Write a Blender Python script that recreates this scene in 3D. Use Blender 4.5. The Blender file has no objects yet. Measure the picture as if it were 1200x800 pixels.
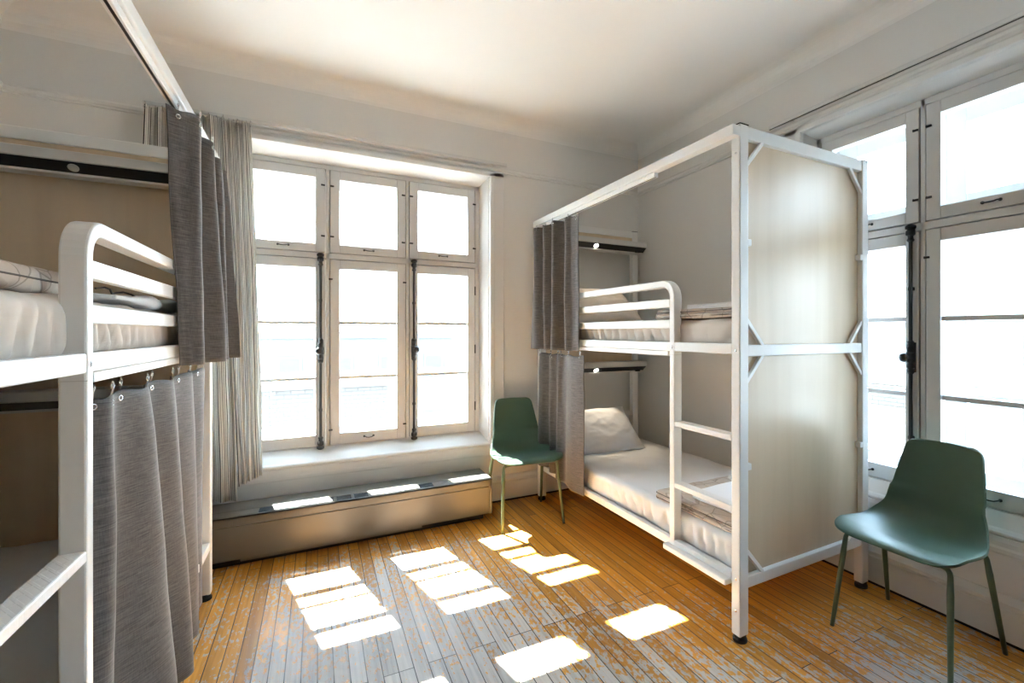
import bpy, bmesh, math, random
from math import pi, sin, cos, radians
from mathutils import Vector, Matrix, noise

rnd = random.Random(7)
SC = bpy.context.scene
COL = SC.collection

# ------------------------------------------------------------------ materials
MATS = {}

def newmat(name):
    m = bpy.data.materials.new(name)
    m.use_nodes = True
    nt = m.node_tree
    bs = nt.nodes['Principled BSDF']
    MATS[name] = m
    return m, nt, bs

def N(nt, typ, **kw):
    n = nt.nodes.new(typ)
    for k, v in kw.items():
        setattr(n, k, v)
    return n

def setin(n, **kw):
    for k, v in kw.items():
        n.inputs[k.replace('_', ' ')].default_value = v

def simple(name, col, rough=0.5, metal=0.0, spec=0.5, bump=0.0, bscale=60.0, vary=0.0):
    m, nt, bs = newmat(name)
    bs.inputs['Base Color'].default_value = (*col, 1)
    bs.inputs['Roughness'].default_value = rough
    bs.inputs['Metallic'].default_value = metal
    bs.inputs['Specular IOR Level'].default_value = spec
    if bump or vary:
        tc = N(nt, 'ShaderNodeTexCoord')
        no = N(nt, 'ShaderNodeTexNoise')
        no.inputs['Scale'].default_value = bscale
        no.inputs['Detail'].default_value = 4
        nt.links.new(tc.outputs['Object'], no.inputs['Vector'])
        if bump:
            b = N(nt, 'ShaderNodeBump')
            b.inputs['Strength'].default_value = bump
            b.inputs['Distance'].default_value = 0.004
            nt.links.new(no.outputs['Fac'], b.inputs['Height'])
            nt.links.new(b.outputs['Normal'], bs.inputs['Normal'])
        if vary:
            no2 = N(nt, 'ShaderNodeTexNoise')
            no2.inputs['Scale'].default_value = 2.5
            nt.links.new(tc.outputs['Object'], no2.inputs['Vector'])
            mx = N(nt, 'ShaderNodeMix', data_type='RGBA')
            mx.inputs['A'].default_value = (*[c * (1 - vary) for c in col], 1)
            mx.inputs['B'].default_value = (*[min(1, c * (1 + vary)) for c in col], 1)
            nt.links.new(no2.outputs['Fac'], mx.inputs['Factor'])
            nt.links.new(mx.outputs['Result'], bs.inputs['Base Color'])
    return m

simple('wall_paint', (0.69, 0.685, 0.665), 0.75, bump=0.05, bscale=45, vary=0.012)
simple('low_bounce_paint', (0.20, 0.18, 0.16), 0.8)  # dark tone made up for the unseen front wall, to damp bounce light
simple('ceiling_paint', (0.78, 0.775, 0.76), 0.85, bump=0.04, bscale=30, vary=0.01)
simple('trim_paint', (0.70, 0.70, 0.69), 0.38, bump=0.03, bscale=70, vary=0.015)
simple('sash_paint', (0.59, 0.595, 0.59), 0.42, bump=0.02, bscale=70)
simple('white_metal', (0.76, 0.755, 0.735), 0.30)
simple('aluminium', (0.60, 0.60, 0.59), 0.4)
simple('chrome', (0.75, 0.75, 0.75), 0.2, metal=1.0)
simple('iron', (0.017, 0.018, 0.021), 0.45, bump=0.15, bscale=120)
simple('rubber', (0.012, 0.012, 0.012), 0.7)
simple('black_plastic', (0.012, 0.012, 0.013), 0.35)
simple('lens_off', (0.55, 0.55, 0.50), 0.25)
simple('lamp_shell', (0.60, 0.58, 0.55), 0.4)
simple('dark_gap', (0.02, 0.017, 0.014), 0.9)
simple('chair_plastic', (0.068, 0.120, 0.082), 0.43, bump=0.06, bscale=400)
simple('chair_leg', (0.085, 0.125, 0.075), 0.32)
simple('radiator_paint', (0.118, 0.110, 0.092), 0.34, bump=0.10, bscale=14, vary=0.05)
simple('grille_grey', (0.014, 0.014, 0.013), 0.5)
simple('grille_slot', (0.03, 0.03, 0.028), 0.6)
simple('sheet_beige', (0.60, 0.53, 0.465), 0.8, bump=0.25, bscale=24)
simple('sheet_white', (0.68, 0.68, 0.68), 0.8, bump=0.25, bscale=24)
simple('pillow_cotton', (0.54, 0.54, 0.55), 0.8, bump=0.2, bscale=30)
simple('towel_white', (0.82, 0.82, 0.83), 0.9, bump=0.3, bscale=180)
simple('piping_dark', (0.10, 0.085, 0.075), 0.8)
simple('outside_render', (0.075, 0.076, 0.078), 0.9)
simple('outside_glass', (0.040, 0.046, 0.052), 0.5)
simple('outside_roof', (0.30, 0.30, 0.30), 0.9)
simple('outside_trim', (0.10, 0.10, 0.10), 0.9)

def lens_on():
    m, nt, bs = newmat('lens_on')
    bs.inputs['Base Color'].default_value = (1, 0.97, 0.9, 1)
    bs.inputs['Emission Color'].default_value = (1, 0.95, 0.85, 1)
    bs.inputs['Emission Strength'].default_value = 6.0
lens_on()

def glass():
    m = bpy.data.materials.new('window_glass')
    m.use_nodes = True
    nt = m.node_tree
    nt.nodes.clear()
    o = N(nt, 'ShaderNodeOutputMaterial')
    t = N(nt, 'ShaderNodeBsdfTransparent')
    t.inputs['Color'].default_value = (0.97, 0.985, 0.98, 1)
    g = N(nt, 'ShaderNodeBsdfGlossy')
    g.inputs['Roughness'].default_value = 0.02
    lw = N(nt, 'ShaderNodeLayerWeight')
    fp = N(nt, 'ShaderNodeMath', operation='POWER'); fp.inputs[1].default_value = 5.0
    nt.links.new(lw.outputs['Facing'], fp.inputs[0])
    f = N(nt, 'ShaderNodeMath', operation='MULTIPLY_ADD'); f.inputs[1].default_value = 0.5; f.inputs[2].default_value = 0.02
    nt.links.new(fp.outputs[0], f.inputs[0])
    mx = N(nt, 'ShaderNodeMixShader')
    nt.links.new(f.outputs[0], mx.inputs[0])
    nt.links.new(t.outputs[0], mx.inputs[1])
    nt.links.new(g.outputs[0], mx.inputs[2])
    nt.links.new(mx.outputs[0], o.inputs[0])
    MATS['window_glass'] = m
glass()

def math_node(nt, op, a, b=None, clamp=False):
    n = N(nt, 'ShaderNodeMath', operation=op)
    n.use_clamp = clamp
    for i, v in enumerate((a, b)):
        if v is None:
            continue
        if isinstance(v, (int, float)):
            n.inputs[i].default_value = v
        else:
            nt.links.new(v, n.inputs[i])
    return n.outputs[0]

def ramp(nt, src, stops):
    r = N(nt, 'ShaderNodeValToRGB')
    e = r.color_ramp.elements
    while len(e) < len(stops):
        e.new(0.5)
    for el, (p, c) in zip(e, stops):
        el.position = p
        el.color = c if len(c) == 4 else (*c, 1)
    nt.links.new(src, r.inputs[0])
    return r.outputs[0]

def mixc(nt, fac, a, b, blend='MIX'):
    n = N(nt, 'ShaderNodeMix', data_type='RGBA', blend_type=blend)
    for key, v in (('Factor', fac), ('A', a), ('B', b)):
        if isinstance(v, (int, float)):
            n.inputs[key].default_value = v
        elif isinstance(v, tuple):
            n.inputs[key].default_value = (*v, 1)
        else:
            nt.links.new(v, n.inputs[key])
    return n.outputs['Result']

def floor_mat():
    m, nt, bs = newmat('strip_floor')
    L = nt.links.new
    tc = N(nt, 'ShaderNodeTexCoord')
    sep = N(nt, 'ShaderNodeSeparateXYZ')
    L(tc.outputs['Object'], sep.inputs[0])
    X, Y = sep.outputs['X'], sep.outputs['Y']
    # brick texture turned so that the boards run along Y
    cmb = N(nt, 'ShaderNodeCombineXYZ')
    L(Y, cmb.inputs['X']); L(X, cmb.inputs['Y'])
    br = N(nt, 'ShaderNodeTexBrick')
    br.offset = 0.37; br.offset_frequency = 3; br.squash = 1.0
    setin(br, Scale=1.0, Mortar_Size=0.0019, Mortar_Smooth=0.1, Bias=0.0, Brick_Width=1.9, Row_Height=0.057)
    br.inputs['Color1'].default_value = (0, 0, 0, 1)
    br.inputs['Color2'].default_value = (1, 1, 1, 1)
    br.inputs['Mortar'].default_value = (0.5, 0.5, 0.5, 1)
    L(cmb.outputs[0], br.inputs['Vector'])
    per = br.outputs['Color']; gap = br.outputs['Fac']
    # long grain
    mp = N(nt, 'ShaderNodeMapping')
    mp.inputs['Scale'].default_value = (70, 2.2, 1)
    L(tc.outputs['Object'], mp.inputs['Vector'])
    off = N(nt, 'ShaderNodeVectorMath', operation='ADD')
    L(mp.outputs[0], off.inputs[0])
    sc = N(nt, 'ShaderNodeVectorMath', operation='SCALE')
    L(per, sc.inputs[0]); sc.inputs['Scale'].default_value = 31.0
    L(sc.outputs[0], off.inputs[1])
    gr = N(nt, 'ShaderNodeTexNoise'); setin(gr, Scale=1.0, Detail=5.0, Roughness=0.6)
    L(off.outputs[0], gr.inputs['Vector'])
    grain = gr.outputs['Fac']
    varn = ramp(nt, grain, [(0.25, (0.43, 0.175, 0.020)), (0.55, (0.62, 0.275, 0.036)), (0.8, (0.70, 0.35, 0.06))])
    pv = ramp(nt, per, [(0.0, (0.72, 0.70, 0.66)), (0.5, (1, 1, 1)), (1.0, (1.22, 1.2, 1.15))])
    varn = mixc(nt, 1.0, varn, pv, 'MULTIPLY')
    bare = ramp(nt, grain, [(0.2, (0.30, 0.265, 0.235)), (0.5, (0.48, 0.43, 0.385)), (0.85, (0.60, 0.54, 0.485))])
    bare = mixc(nt, 0.6, bare, pv, 'MULTIPLY')
    # wear map: the path from the window to the door is worn to bare wood
    def gauss(cx, cy, rx, ry):
        dx = math_node(nt, 'DIVIDE', math_node(nt, 'SUBTRACT', X, cx), rx)
        dy = math_node(nt, 'DIVIDE', math_node(nt, 'SUBTRACT', Y, cy), ry)
        d2 = math_node(nt, 'ADD', math_node(nt, 'MULTIPLY', dx, dx), math_node(nt, 'MULTIPLY', dy, dy))
        return math_node(nt, 'POWER', 2.718, math_node(nt, 'MULTIPLY', d2, -1.0))
    w = math_node(nt, 'MULTIPLY', gauss(0.30, 1.45, 0.78, 1.35), 0.90)
    w = math_node(nt, 'ADD', w, math_node(nt, 'MULTIPLY', gauss(1.75, 0.62, 0.90, 0.65), 0.58))
    w = math_node(nt, 'ADD', w, math_node(nt, 'MULTIPLY', gauss(1.30, 1.60, 0.45, 0.8), 0.27))
    w = math_node(nt, 'ADD', w, math_node(nt, 'MULTIPLY', gauss(0.1, 2.85, 1.0, 0.35), 0.22))
    w = math_node(nt, 'ADD', w, math_node(nt, 'MULTIPLY', gauss(2.2, 1.1, 0.35, 0.35), 0.25))
    n1 = N(nt, 'ShaderNodeTexNoise'); setin(n1, Scale=3.2, Detail=3.0)
    L(tc.outputs['Object'], n1.inputs['Vector'])
    mp2 = N(nt, 'ShaderNodeMapping'); mp2.inputs['Scale'].default_value = (62, 30, 1)
    L(tc.outputs['Object'], mp2.inputs['Vector'])
    off2 = N(nt, 'ShaderNodeVectorMath', operation='ADD')
    L(mp2.outputs[0], off2.inputs[0]); L(sc.outputs[0], off2.inputs[1])
    n2 = N(nt, 'ShaderNodeTexNoise'); setin(n2, Scale=1.0, Detail=4.0, Roughness=0.65)
    L(off2.outputs[0], n2.inputs['Vector'])
    t = math_node(nt, 'ADD', math_node(nt, 'MULTIPLY', w, 1.05), math_node(nt, 'MULTIPLY', math_node(nt, 'SUBTRACT', n1.outputs['Fac'], 0.5), 0.75))
    t = math_node(nt, 'ADD', t, math_node(nt, 'MULTIPLY', math_node(nt, 'SUBTRACT', n2.outputs['Fac'], 0.5), 2.3))
    t = math_node(nt, 'ADD', t, math_node(nt, 'MULTIPLY', math_node(nt, 'SUBTRACT', per, 0.5), 0.25))
    wear = ramp(nt, t, [(0.48, (0, 0, 0)), (0.55, (1, 1, 1))])
    col = mixc(nt, wear, varn, bare)
    col = mixc(nt, gap, col, (0.03, 0.022, 0.016))
    L(col, bs.inputs['Base Color'])
    rg = math_node(nt, 'ADD', math_node(nt, 'MULTIPLY', wear, 0.25), 0.36)
    bs.inputs['Specular IOR Level'].default_value = 0.35
    L(rg, bs.inputs['Roughness'])
    b = N(nt, 'ShaderNodeBump'); b.inputs['Strength'].default_value = 0.35; b.inputs['Distance'].default_value = 0.003
    hgt = math_node(nt, 'SUBTRACT', math_node(nt, 'MULTIPLY', grain, 0.25), gap)
    L(hgt, b.inputs['Height']); L(b.outputs[0], bs.inputs['Normal'])
floor_mat()

def wood_panel():
    m, nt, bs = newmat('birch_panel')
    L = nt.links.new
    tc = N(nt, 'ShaderNodeTexCoord')
    mp = N(nt, 'ShaderNodeMapping'); mp.inputs['Scale'].default_value = (11, 11, 0.7)
    L(tc.outputs['Object'], mp.inputs['Vector'])
    n = N(nt, 'ShaderNodeTexNoise'); setin(n, Scale=1.0, Detail=5.0, Roughness=0.55, Distortion=0.4)
    L(mp.outputs[0], n.inputs['Vector'])
    c = ramp(nt, n.outputs['Fac'], [(0.25, (0.565, 0.43, 0.28)), (0.5, (0.615, 0.48, 0.325)), (0.8, (0.65, 0.52, 0.365))])
    L(c, bs.inputs['Base Color'])
    bs.inputs['Roughness'].default_value = 0.36
    bs.inputs['Specular IOR Level'].default_value = 0.6
wood_panel()

def weave(name, dark, light, su=14.0, sv=260.0):
    m, nt, bs = newmat(name)
    L = nt.links.new
    uv = N(nt, 'ShaderNodeUVMap')
    mp = N(nt, 'ShaderNodeMapping'); mp.inputs['Scale'].default_value = (su, sv, 1)
    L(uv.outputs[0], mp.inputs['Vector'])
    n = N(nt, 'ShaderNodeTexNoise'); setin(n, Scale=1.0, Detail=4.0, Roughness=0.7)
    L(mp.outputs[0], n.inputs['Vector'])
    mp2 = N(nt, 'ShaderNodeMapping'); mp2.inputs['Scale'].default_value = (400, 40, 1)
    L(uv.outputs[0], mp2.inputs['Vector'])
    n2 = N(nt, 'ShaderNodeTexNoise'); setin(n2, Scale=1.0, Detail=2.0)
    L(mp2.outputs[0], n2.inputs['Vector'])
    f = math_node(nt, 'ADD', math_node(nt, 'MULTIPLY', n.outputs['Fac'], 0.75), math_node(nt, 'MULTIPLY', n2.outputs['Fac'], 0.25))
    c = ramp(nt, f, [(0.36, dark), (0.66, light)])
    L(c, bs.inputs['Base Color'])
    bs.inputs['Roughness'].default_value = 0.75
    bs.inputs['Sheen Weight'].default_value = 0.25
    b = N(nt, 'ShaderNodeBump'); b.inputs['Strength'].default_value = 0.25; b.inputs['Distance'].default_value = 0.001
    L(f, b.inputs['Height']); L(b.outputs[0], bs.inputs['Normal'])
weave('grey_weave', (0.028, 0.0255, 0.0245), (0.135, 0.122, 0.115))

def striped():
    m, nt, bs = newmat('striped_linen')
    L = nt.links.new
    uv = N(nt, 'ShaderNodeUVMap')
    sep = N(nt, 'ShaderNodeSeparateXYZ'); L(uv.outputs[0], sep.inputs[0])
    U, V = sep.outputs['X'], sep.outputs['Y']
    K = math_node(nt, 'MULTIPLY', U, 74.0)
    fr = math_node(nt, 'FRACT', K)
    wn = N(nt, 'ShaderNodeTexWhiteNoise', noise_dimensions='1D'); L(math_node(nt, 'FLOOR', K), wn.inputs['W'])
    width = math_node(nt, 'MULTIPLY_ADD', wn.outputs['Value'], 0.40)
    width.node.inputs[2].default_value = 0.10
    s1 = math_node(nt, 'LESS_THAN', fr, width)
    wn2 = N(nt, 'ShaderNodeTexWhiteNoise', noise_dimensions='1D'); L(math_node(nt, 'ADD', math_node(nt, 'FLOOR', K), 53.7), wn2.inputs['W'])
    tone = ramp(nt, wn2.outputs['Value'], [(0.30, (0.045, 0.042, 0.042)), (0.45, (0.12, 0.11, 0.105)), (0.75, (0.36, 0.33, 0.30))])
    ground = (0.86, 0.835, 0.785)
    c = mixc(nt, s1, ground, tone)
    mp = N(nt, 'ShaderNodeMapping'); mp.inputs['Scale'].default_value = (500, 120, 1)
    L(uv.outputs[0], mp.inputs['Vector'])
    n = N(nt, 'ShaderNodeTexNoise'); setin(n, Scale=1.0, Detail=2.0)
    L(mp.outputs[0], n.inputs['Vector'])
    c2 = mixc(nt, 0.35, c, ramp(nt, n.outputs['Fac'], [(0.35, (0.45, 0.45, 0.45)), (0.65, (1, 1, 1))]), 'MULTIPLY')
    L(c2, bs.inputs['Base Color'])
    bs.inputs['Roughness'].default_value = 0.85
    # thin linen lets some window light through
    tr = N(nt, 'ShaderNodeBsdfTranslucent'); L(c2, tr.inputs['Color'])
    mx = N(nt, 'ShaderNodeMixShader'); mx.inputs[0].default_value = 0.48
    out = nt.nodes['Material Output']
    L(bs.outputs[0], mx.inputs[1]); L(tr.outputs[0], mx.inputs[2]); L(mx.outputs[0], out.inputs[0])
striped()

def quilt(name, base, line):
    m, nt, bs = newmat(name)
    L = nt.links.new
    tc = N(nt, 'ShaderNodeTexCoord')
    mp = N(nt, 'ShaderNodeMapping'); mp.inputs['Scale'].default_value = (14, 11, 11); mp.inputs['Rotation'].default_value = (0, 0, 0.6)
    L(tc.outputs['Object'], mp.inputs['Vector'])
    v = N(nt, 'ShaderNodeTexVoronoi', feature='DISTANCE_TO_EDGE'); v.inputs['Scale'].default_value = 1.0
    L(mp.outputs[0], v.inputs['Vector'])
    f = ramp(nt, v.outputs['Distance'], [(0.0, (1, 1, 1)), (0.018, (1, 1, 1)), (0.03, (0, 0, 0))])
    L(mixc(nt, f, base, line), bs.inputs['Base Color'])
    bs.inputs['Roughness'].default_value = 0.85
    b = N(nt, 'ShaderNodeBump'); b.inputs['Strength'].default_value = 0.5; b.inputs['Distance'].default_value = 0.01
    L(ramp(nt, v.outputs['Distance'], [(0.0, (0, 0, 0)), (0.25, (1, 1, 1))]), b.inputs['Height']); L(b.outputs[0], bs.inputs['Normal'])
quilt('quilt_beige', (0.50, 0.425, 0.355), (0.31, 0.26, 0.22))

def brick(name, a, b_, mo, sc):
    m, nt, bs = newmat(name)
    L = nt.links.new
    tc = N(nt, 'ShaderNodeTexCoord')
    sep = N(nt, 'ShaderNodeSeparateXYZ'); L(tc.outputs['Object'], sep.inputs[0])
    cmb = N(nt, 'ShaderNodeCombineXYZ')
    L(math_node(nt, 'ADD', sep.outputs['X'], sep.outputs['Y']), cmb.inputs['X']); L(sep.outputs['Z'], cmb.inputs['Y'])
    br = N(nt, 'ShaderNodeTexBrick')
    setin(br, Scale=sc, Mortar_Size=0.012, Brick_Width=0.22, Row_Height=0.075)
    br.inputs['Color1'].default_value = (*a, 1); br.inputs['Color2'].default_value = (*b_, 1); br.inputs['Mortar'].default_value = (*mo, 1)
    L(cmb.outputs[0], br.inputs['Vector']); L(br.outputs['Color'], bs.inputs['Base Color'])
    bs.inputs['Roughness'].default_value = 0.9
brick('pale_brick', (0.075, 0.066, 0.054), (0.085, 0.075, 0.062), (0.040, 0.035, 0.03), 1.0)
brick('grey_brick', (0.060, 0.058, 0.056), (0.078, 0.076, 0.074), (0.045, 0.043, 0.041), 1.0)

def tread():
    m, nt, bs = newmat('tread_plate')
    L = nt.links.new
    bs.inputs['Base Color'].default_value = (0.76, 0.755, 0.74, 1)
    bs.inputs['Roughness'].default_value = 0.32
    tc = N(nt, 'ShaderNodeTexCoord')
    mp = N(nt, 'ShaderNodeMapping'); mp.inputs['Scale'].default_value = (30, 22, 30); mp.inputs['Rotation'].default_value = (0, 0, 0.78)
    L(tc.outputs['Object'], mp.inputs['Vector'])
    br = N(nt, 'ShaderNodeTexBrick'); setin(br, Scale=1.0, Mortar_Size=0.10, Mortar_Smooth=0.4, Brick_Width=1.2, Row_Height=0.5)
    L(mp.outputs[0], br.inputs['Vector'])
    b = N(nt, 'ShaderNodeBump'); b.inputs['Strength'].default_value = 0.3; b.inputs['Distance'].default_value = 0.001
    L(br.outputs['Fac'], b.inputs['Height']); L(b.outputs[0], bs.inputs['Normal'])
tread()

# ------------------------------------------------------------------ mesh builder
class MB:
    def __init__(self):
        self.v, self.f, self.uv = [], [], None

    def add(self, vs, fs):
        o = len(self.v)
        self.v += [tuple(p) for p in vs]
        self.f += [tuple(i + o for i in f) for f in fs]
        return self

    def box(self, x0, x1, y0, y1, z0, z1):
        x0, x1 = min(x0, x1), max(x0, x1)
        y0, y1 = min(y0, y1), max(y0, y1)
        return self.add([(x0, y0, z0), (x1, y0, z0), (x1, y1, z0), (x0, y1, z0), (x0, y0, z1), (x1, y0, z1), (x1, y1, z1), (x0, y1, z1)],
                        [(0, 3, 2, 1), (4, 5, 6, 7), (0, 1, 5, 4), (1, 2, 6, 5), (2, 3, 7, 6), (3, 0, 4, 7)])

    def prism(self, poly, axis, a, b):
        """poly: list of 2-D points in the two other axes; extruded along axis (0,1,2) from a to b"""
        def put(p, t):
            q = list(p); q.insert(axis, t); return tuple(q)
        n = len(poly)
        vs = [put(p, a) for p in poly] + [put(p, b) for p in poly]
        fs = [tuple(range(n))[::-1], tuple(range(n, 2 * n))] + [(i, (i + 1) % n, n + (i + 1) % n, n + i) for i in range(n)]
        return self.add(vs, fs)

    def sweep_rect(self, path, side, w, t, closed=False):
        """rectangular bar along path; side = constant side direction (width w), thickness t in the other"""
        side = Vector(side).normalized()
        P = [Vector(p) for p in path]
        rings = []
        for i, p in enumerate(P):
            a = P[max(i - 1, 0)]; b = P[min(i + 1, len(P) - 1)]
            d = (b - a).normalized()
            nrm = d.cross(side).normalized()
            k = 1.0
            if 0 < i < len(P) - 1:
                d1 = (p - a).normalized(); d2 = (b - p).normalized()
                k = 1.0 / max(0.5, math.sqrt((1 + max(-1, min(1, d1.dot(d2)))) / 2))
            rings.append([p + side * (w / 2) * sx + nrm * (t / 2) * k * sy for sx, sy in ((-1, -1), (1, -1), (1, 1), (-1, 1))])
        vs = [q for r in rings for q in r]
        fs = []
        for i in range(len(rings) - 1):
            for j in range(4):
                k = (j + 1) % 4
                fs.append((4 * i + j, 4 * i + k, 4 * i + 4 + k, 4 * i + 4 + j))
        fs.append((3, 2, 1, 0)); e = 4 * (len(rings) - 1); fs.append((e, e + 1, e + 2, e + 3))
        return self.add(vs, fs)

    def tube(self, path, r, seg=10, cap=True):
        P = [Vector(p) for p in path]
        R = r if isinstance(r, (list, tuple)) else [r] * len(P)
        up = Vector((0, 0, 1))
        vs, fs = [], []
        last = None
        for i, p in enumerate(P):
            a = P[max(i - 1, 0)]; b = P[min(i + 1, len(P) - 1)]
            d = (b - a).normalized()
            if last is None:
                x = d.orthogonal().normalized()
            else:
                x = (last - d * last.dot(d)).normalized()
            last = x
            y = d.cross(x)
            for k in range(seg):
                ang = 2 * pi * k / seg
                vs.append(p + (x * cos(ang) + y * sin(ang)) * R[i])
        for i in range(len(P) - 1):
            for k in range(seg):
                j = (k + 1) % seg
                fs.append((i * seg + k, i * seg + j, (i + 1) * seg + j, (i + 1) * seg + k))
        if cap:
            fs.append(tuple(range(seg))[::-1]); e = (len(P) - 1) * seg; fs.append(tuple(range(e, e + seg)))
        return self.add(vs, fs)

    def lathe(self, prof, center, axis=(0, 0, 1), seg=20):
        """prof: (r, h) list along axis from center"""
        ax = Vector(axis).normalized(); x = ax.orthogonal().normalized(); y = ax.cross(x); c = Vector(center)
        vs, fs = [], []
        for r, hh in prof:
            for k in range(seg):
                a = 2 * pi * k / seg
                vs.append(c + ax * hh + (x * cos(a) + y * sin(a)) * max(r, 1e-5))
        for i in range(len(prof) - 1):
            for k in range(seg):
                j = (k + 1) % seg
                fs.append((i * seg + k, i * seg + j, (i + 1) * seg + j, (i + 1) * seg + k))
        fs.append(tuple(range(seg))[::-1]); e = (len(prof) - 1) * seg; fs.append(tuple(range(e, e + seg)))
        return self.add(vs, fs)

    def torus(self, center, axis, R, r, s1=14, s2=6):
        ax = Vector(axis).normalized(); x = ax.orthogonal().normalized(); y = ax.cross(x); c = Vector(center)
        vs, fs = [], []
        for i in range(s1):
            a = 2 * pi * i / s1; d = x * cos(a) + y * sin(a)
            for j in range(s2):
                b = 2 * pi * j / s2
                vs.append(c + d * (R + r * cos(b)) + ax * r * sin(b))
        for i in range(s1):
            for j in range(s2):
                i2, j2 = (i + 1) % s1, (j + 1) % s2
                fs.append((i * s2 + j, i2 * s2 + j, i2 * s2 + j2, i * s2 + j2))
        return self.add(vs, fs)

    def soft_box(self, x0, x1, y0, y1, z0, z1, r, step=0.03, wob=None):
        """rounded box with an even grid, wob(p, nrm) -> displacement"""
        dims = (x1 - x0, y1 - y0, z1 - z0)
        c = Vector(((x0 + x1) / 2, (y0 + y1) / 2, (z0 + z1) / 2))
        hs = [d / 2 for d in dims]
        r = min(r, *[h_ * 0.98 for h_ in hs])
        def axis_pts(d):
            n = max(2, int(d / step))
            edge = [0.12, 0.35, 0.65, 1.0]
            base = [-d / 2] + [-d / 2 + r * e for e in edge]
            mid = [(-d / 2 + r) + (d - 2 * r) * i / n for i in range(1, n)]
            tail = [d / 2 - r * e for e in edge[::-1]] + [d / 2]
            out = base + mid + tail
            res = [out[0]]
            for q in out[1:]:
                if q - res[-1] > 1e-6:
                    res.append(q)
            return res
        A = [axis_pts(d) for d in dims]
        idx = {}
        vs, fs = [], []
        def vert(i, j, k):
            key = (i, j, k)
            if key in idx:
                return idx[key]
            p = Vector((A[0][i], A[1][j], A[2][k]))
            q = Vector([max(-(h_ - r), min(h_ - r, a)) for a, h_ in zip(p, hs)])
            d = p - q
            nrm = d.normalized() if d.length > 1e-9 else Vector((0, 0, 1))
            p2 = q + nrm * r
            if wob:
                p2 = p2 + nrm * wob(p2 + c, nrm)
            idx[key] = len(vs)
            vs.append(p2 + c)
            return idx[key]
        n = [len(a) - 1 for a in A]
        for ax in range(3):
            u, w = [(1, 2), (2, 0), (0, 1)][ax]
            for s in (0, n[ax]):
                for i in range(n[u]):
                    for j in range(n[w]):
                        def kk(a, b):
                            t = [0, 0, 0]; t[ax] = s; t[u] = a; t[w] = b
                            return vert(*t)
                        q = (kk(i, j), kk(i + 1, j), kk(i + 1, j + 1), kk(i, j + 1))
                        fs.append(q if s else q[::-1])
        return self.add(vs, fs)

    def build(self, name, mat, parent=None, bevel=0.0, smooth=False, seg=2, loc=None):
        me = bpy.data.meshes.new(name)
        me.from_pydata([tuple(p) for p in self.v], [], self.f)
        if self.uv is not None:
            ul = me.uv_layers.new(name='UVMap')
            for lp in me.loops:
                ul.data[lp.index].uv = self.uv[lp.vertex_index]
        me.materials.append(MATS[mat])
        bm = bmesh.new(); bm.from_mesh(me)
        bmesh.ops.recalc_face_normals(bm, faces=bm.faces)
        bm.to_mesh(me); bm.free()
        me.update()
        if smooth:
            for p in me.polygons:
                p.use_smooth = True
        o = bpy.data.objects.new(name, me)
        COL.objects.link(o)
        if parent is not None:
            o.parent = parent
        if loc is not None:
            o.location = loc
        if bevel:
            b = o.modifiers.new('bevel', 'BEVEL'); b.width = bevel; b.segments = seg; b.limit_method = 'ANGLE'; b.angle_limit = radians(40)
            b.harden_normals = False
        return o

def empty(name, loc=(0, 0, 0), rotz=0.0):
    o = bpy.data.objects.new(name, None)
    COL.objects.link(o)
    o.empty_display_size = 0.1
    o.location = loc
    o.rotation_euler = (0, 0, rotz)
    return o

def tag(o, label, cat, group=None, kind=None):
    o['label'] = label
    o['category'] = cat
    if group: o['group'] = group
    if kind: o['kind'] = kind
    return o

def struct(o, label, cat):
    return tag(o, label, cat, kind='structure')

def children_of(o):
    return [c for c in bpy.data.objects if c.parent == o]

def copy_tree(o, parent=None):
    c = o.copy(); COL.objects.link(c)
    c.parent = parent
    for ch in children_of(o):
        copy_tree(ch, c)
    return c

# ------------------------------------------------------------------ room dimensions
XL, XR, YB, YF = -1.47, 2.625, 3.46, -3.40      # left, right, back, front wall faces
ZC = 3.02
TH = 0.40                                        # outer wall thickness

# ------------------------------------------------------------------ room shell
struct(MB().box(XL - .15, XR + TH, YF - .15, YB + TH, -0.12, 0).build('floor', 'strip_floor'),
       'narrow strip wood floor, orange varnish worn to grey in the middle', 'floor')

def ceiling():
    mb = MB()
    mb.box(XL - .15, XR + TH, YF - .15, YB + TH, ZC, ZC + 0.12)
    # plaster cove along each wall
    r = 0.11
    prof = [(0, 0)] + [(r - r * sin(a), -r + r * cos(a)) for a in [pi / 2 * i / 8 for i in range(9)]]
    # prof: (distance from wall, z offset) quarter fillet
    pts = [(0.0, 0.0)]
    for i in range(9):
        a = pi / 2 * i / 8
        pts.append((r * (1 - sin(a)), -r * (1 - cos(a))))
    # polygon order: corner, along ceiling -> along wall
    def cove(axis, wall, sgn, a, b):
        poly = [(wall + sgn * p, ZC + q) for p, q in pts]
        if axis == 0:
            mb.prism(poly, 0, a, b)
        else:
            mb.prism([(w, z) for w, z in poly], 1, a, b)
    cove(0, YB, -1, XL, XR); cove(0, YF, 1, XL, XR)
    cove(1, XR, -1, YF, YB); cove(1, XL, 1, YF, YB)
    o = mb.build('ceiling', 'ceiling_paint')
    for p in o.data.polygons: p.use_smooth = False
    struct(o, 'plain white plaster ceiling with soft coved edges', 'ceiling')
ceiling()

# window openings in wall coordinates (along wall a0..a1, z0..z1)
W1 = (-0.545, 1.185, 0.40, 2.545)          # along X on the back wall
W2 = (0.10, 1.83, 0.40, 2.545)             # along Y on the right wall

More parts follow.
